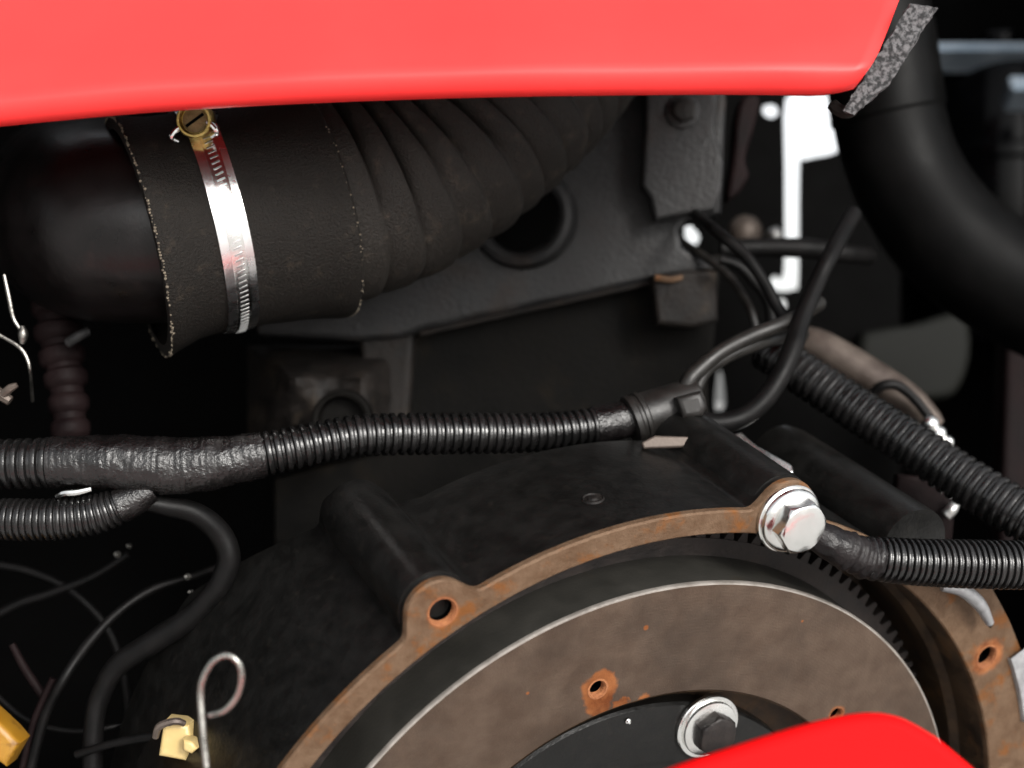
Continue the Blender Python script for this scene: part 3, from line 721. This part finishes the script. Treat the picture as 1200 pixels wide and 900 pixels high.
# ------------------------------------------------------------------ right background
bh = thing('coolant_hose', at(1100, 400, .25), 'large matte black hose curving down at the right behind the red panel', 'hose')
chp = Path([(1018, -60, .24, 62), (1030, 40, .24, 62), (1038, 120, .24, 64), (1062, 205, .24, 66), (1116, 280, .23, 68), (1205, 342, .22, 70), (1320, 390, .2, 72)], 24)
sj = s_at_x(chp, 1041)
obj('hose_body', sweep(chp, [(chp.L * k / 90, 1.0) for k in range(91)], 56, True), 'hose_matte', bh)
obj('hose_collar', sweep(chp, [(sj - .06, 1.0), (sj - .06, 1.035), (sj - .002, 1.045), (sj, 1.0)], 56, False), 'hose_matte', bh)
can = thing('reservoir', at(1170, 300, .5), 'glossy black canister in the blurred upper right background', 'reservoir')
cf = Matrix.Translation(at(1172, 210, .72))
bm = lathe([(0, -.16), (.07, -.16), (.074, -.15), (.074, .01), (.078, .014), (.078, .024), (.074, .028), (.074, .09), (.066, .104), (.045, .114), (.02, .118), (0, .119)], 64); bm.transform(cf); obj('body', bm, 'canister', can)
bm = lathe([(0, .112), (.022, .112), (.024, .116), (.024, .138), (.02, .142), (0, .142)], 32); bm.transform(cf); obj('cap', bm, 'canister', can)
for nm, c, sz, an in (('bracket', at(1206, 110, .55), (.040, .03, .016), -35), ('highlight_bar', at(1160, 68, .66), (.115, .03, .010), -40)):  # added pale bars, tilted to stand for blurred sky highlights on the canister
    bm = bmesh.new(); bm_box(bm, c, *sz, Matrix.Rotation(R(an), 3, 'X'))
    bmesh.ops.bevel(bm, geom=bm.edges, offset=.002, segments=2, affect='EDGES')
    obj(nm, bm, 'highlight_blue', can)
tag(obj('rear_cover', plate_mesh([smooth_poly([(1008, 398), (1030, 386), (1070, 380), (1120, 366), (1136, 376), (1138, 420), (1120, 462), (1080, 470), (1030, 476), (1012, 466)], 3)], .48, .02, .006), 'panel_greygreen'), 'blurred grey-green cover below the large right hose', 'cover')
tag(obj('frame_post', plate_mesh([[(1180, 400), (1230, 400), (1230, 640), (1172, 640)]], .34, .03, .004), 'purple_brown'), 'dark purplish upright post at the right edge', 'post')
rod = thing('solenoid_rod', at(1020, 460, .14), 'brownish metal cylinder with silver fitting above the diagonal conduit', 'actuator')
rp_ = Path([(938, 398, .17, 16), (960, 406, .165, 20), (1010, 436, .155, 22), (1060, 468, .145, 21), (1088, 490, .14, 15), (1100, 500, .138, 9)], 14)
obj('cylinder', sweep(rp_, [(rp_.L * k / 40, 1.0) for k in range(41)], 32), 'rod_metal', rod)
obj('band_clamp', tube([(1018, 466, .128, 6), (1034, 452, .122, 6), (1052, 452, .122, 6), (1072, 468, .124, 6), (1090, 490, .124, 6)], 10, 6), 'wire_black', rod)
bm = bmesh.new()
for x, y, r in ((1090, 497, .0055), (1099, 508, .0052), (1110, 518, .004)): bmesh.ops.create_icosphere(bm, subdivisions=2, radius=r, matrix=Matrix.Translation(at(x, y, .118)))
obj('fitting', bm, 'zinc', rod)
hb = thing('hanger_bracket', at(1090, 590, .09), 'purplish brown bracket with pale bolt end under the diagonal conduit', 'bracket')
obj('plate', plate_mesh([[(1052, 556), (1090, 560), (1120, 590), (1116, 640), (1060, 640), (1046, 600)]], .085, .01, .002), 'purple_brown', hb)
obj('bolt_end', tube([(1108, 604, .078, 7), (1116, 596, .078, 7), (1120, 590, .08, 5)], 10, 4), 'zinc_dull', hb)

# ------------------------------------------------------------------ lower left corner
tag(obj('pull_ring', tube([(242, 900, -.18, 3.9), (238, 860, -.18, 3.9), (235, 815, -.18, 3.9), (238, 795, -.181, 3.9), (250, 775, -.182, 3.9), (266, 768, -.182, 3.9), (279, 776, -.182, 3.9), (283, 794, -.181, 3.9), (278, 815, -.179, 3.9), (264, 832, -.177, 3.9), (246, 838, -.174, 3.9)], 14, 10), 'pin_steel'), 'bent steel wire loop standing beside the housing at lower left', 'wire loop')
yc = thing('connector', at(205, 865, -.02), 'pale yellow plastic connector at the bottom left', 'connector')
obj('body', plate_mesh([[(186, 852), (216, 848), (222, 862), (226, 872), (222, 890), (190, 892)]], -.06, .02, .002, tilt=(0, R(14), 0)), 'cream_plastic', yc)
obj('lead', tube([(188, 862, -.015, 6), (165, 865, -.012, 6), (130, 872, -.008, 5), (90, 884, 0, 5)], 10, 6), 'wire_black', yc)
obj('clip', tube([(182, 864, -.064, 4), (187, 851, -.066, 4.5), (206, 845, -.066, 4.5), (216, 848, -.064, 4)], 8, 4), 'rod_metal', yc)
obj('latch', plate_mesh([[(214, 866), (226, 870), (231, 878), (224, 884), (214, 880)]], -.068, .012, .0015), 'cream_plastic', yc)
yb = tag(obj('frame_bar', plate_mesh([[(-76, 776), (-24, 826), (10, 858), (22, 872), (6, 900), (-30, 874), (-76, 830)]], -.02, .02, .003), 'yellow_paint'), 'yellow painted bar in the bottom left corner', 'bar')
cable('thin black cable arching across the lower left corner', [(262, 662, .08, 4), (225, 676, .06, 4), (180, 690, .05, 5), (140, 716, .04, 5), (105, 752, .03, 6), (75, 795, .02, 6), (52, 840, .02, 6), (34, 910, .02, 6)])
cable('reddish thin rod leaning at lower left above the yellow bar', [(14, 755, .03, 4), (30, 785, .03, 5), (48, 812, .03, 5), (58, 828, .03, 4)], 'purple_brown', cat='rod', name='rod')
cable('thin brown cable beside the yellow bar', [(62, 795, .01, 4), (50, 820, .01, 4), (38, 850, .01, 4), (26, 900, .01, 4)], 'purple_brown')
cable('dim grey cable at the left edge of the lower corner', [(-20, 730, .1, 5), (20, 708, .1, 5), (60, 695, .1, 5), (110, 675, .1, 4), (150, 650, .1, 4)], 'wire_black')
cable('dim black cable dropping behind the wire loop at lower left', [(305, 690, .06, 4), (292, 730, .05, 4), (276, 770, .04, 4), (250, 815, .03, 4), (225, 850, .02, 4), (205, 910, .02, 4)])
cable('dim black cable sagging under the lower conduit at left', [(-20, 660, .15, 4), (30, 668, .15, 4), (80, 690, .15, 4), (120, 728, .15, 4), (140, 770, .15, 4), (150, 830, .15, 4), (150, 910, .15, 4)])
cable('thin dim cable crossing low between the connector lead and the yellow bar', [(-20, 800, .06, 3), (30, 842, .05, 3), (80, 856, .04, 3), (130, 852, .04, 3), (170, 838, .05, 3), (210, 810, .06, 3)])
for (x, y, r, lb) in ((220, 676, 4, 'tiny silver cable tie end on the arching cable'), (224, 694, 3, 'small silver screw end below the arching cable'), (138, 650, 4, 'small grey screw end below the lower conduit'), (152, 640, 3, 'smallest grey screw end below the lower conduit')):
    f = Matrix.Translation(at(x, y, .045 if x > 200 else .09)) @ Matrix.Rotation(R(80), 4, 'X')
    t_ = bolt_thing(f, lb, name='screw_end', R_f=r * px(.05), R_h=r * px(.05) * .8, H=.003, fl=.0015, mats=('steel_dim', 'steel_dim'))

# left edge: linkage and ribbed fitting
lk = thing('linkage', at(15, 400, 0), 'thin bright steel linkage rods at the left edge below the duct', 'linkage')
obj('upper_rod', tube([(5, 322, -.005, 2.2), (11, 350, -.005, 2.8), (16, 373, -.004, 2.6), (24, 386, -.004, 2)], 8, 4), 'steel_dim', lk)
obj('joint', tube([(26, 382, -.004, 3), (27, 392, -.004, 6), (26, 403, -.004, 3)], 10, 5), 'steel_dim', lk)
obj('lower_rod', tube([(-20, 380, -.002, 3), (2, 394, -.002, 2.2), (22, 406, -.002, 2.4), (32, 420, -.002, 2.4), (36, 440, 0, 2), (38, 470, .02, 2)], 8, 4), 'steel_dim', lk)
bm = tube([(-14, 452, -.01, 7), (0, 462, -.012, 7), (12, 470, -.012, 6)], 8, 4)
obj('brass_end', bm, 'rod_metal', lk)
obj('brass_end', tube([(4, 462, -.014, 5), (12, 455, -.015, 5), (20, 451, -.015, 3)], 8, 4), 'rod_metal', lk)
rf = thing('ribbed_fitting', at(80, 500, .05), 'dark ribbed cylindrical fitting under the duct at left', 'fitting')
rfp = Path([(66, 350, .08, 30), (70, 400, .075, 28), (78, 450, .07, 25), (84, 520, .065, 22)], 12)
obj('body', ribbed(rfp, .013, .22, seg=24), 'purple_brown', rf)
obj('side_nipple', tube([(80, 402, .05, 6), (92, 394, .048, 6), (104, 388, .05, 5)], 10, 4), 'cast_grey', rf)

for o in bpy.data.objects:
    if 'frame' in o: del o['frame']
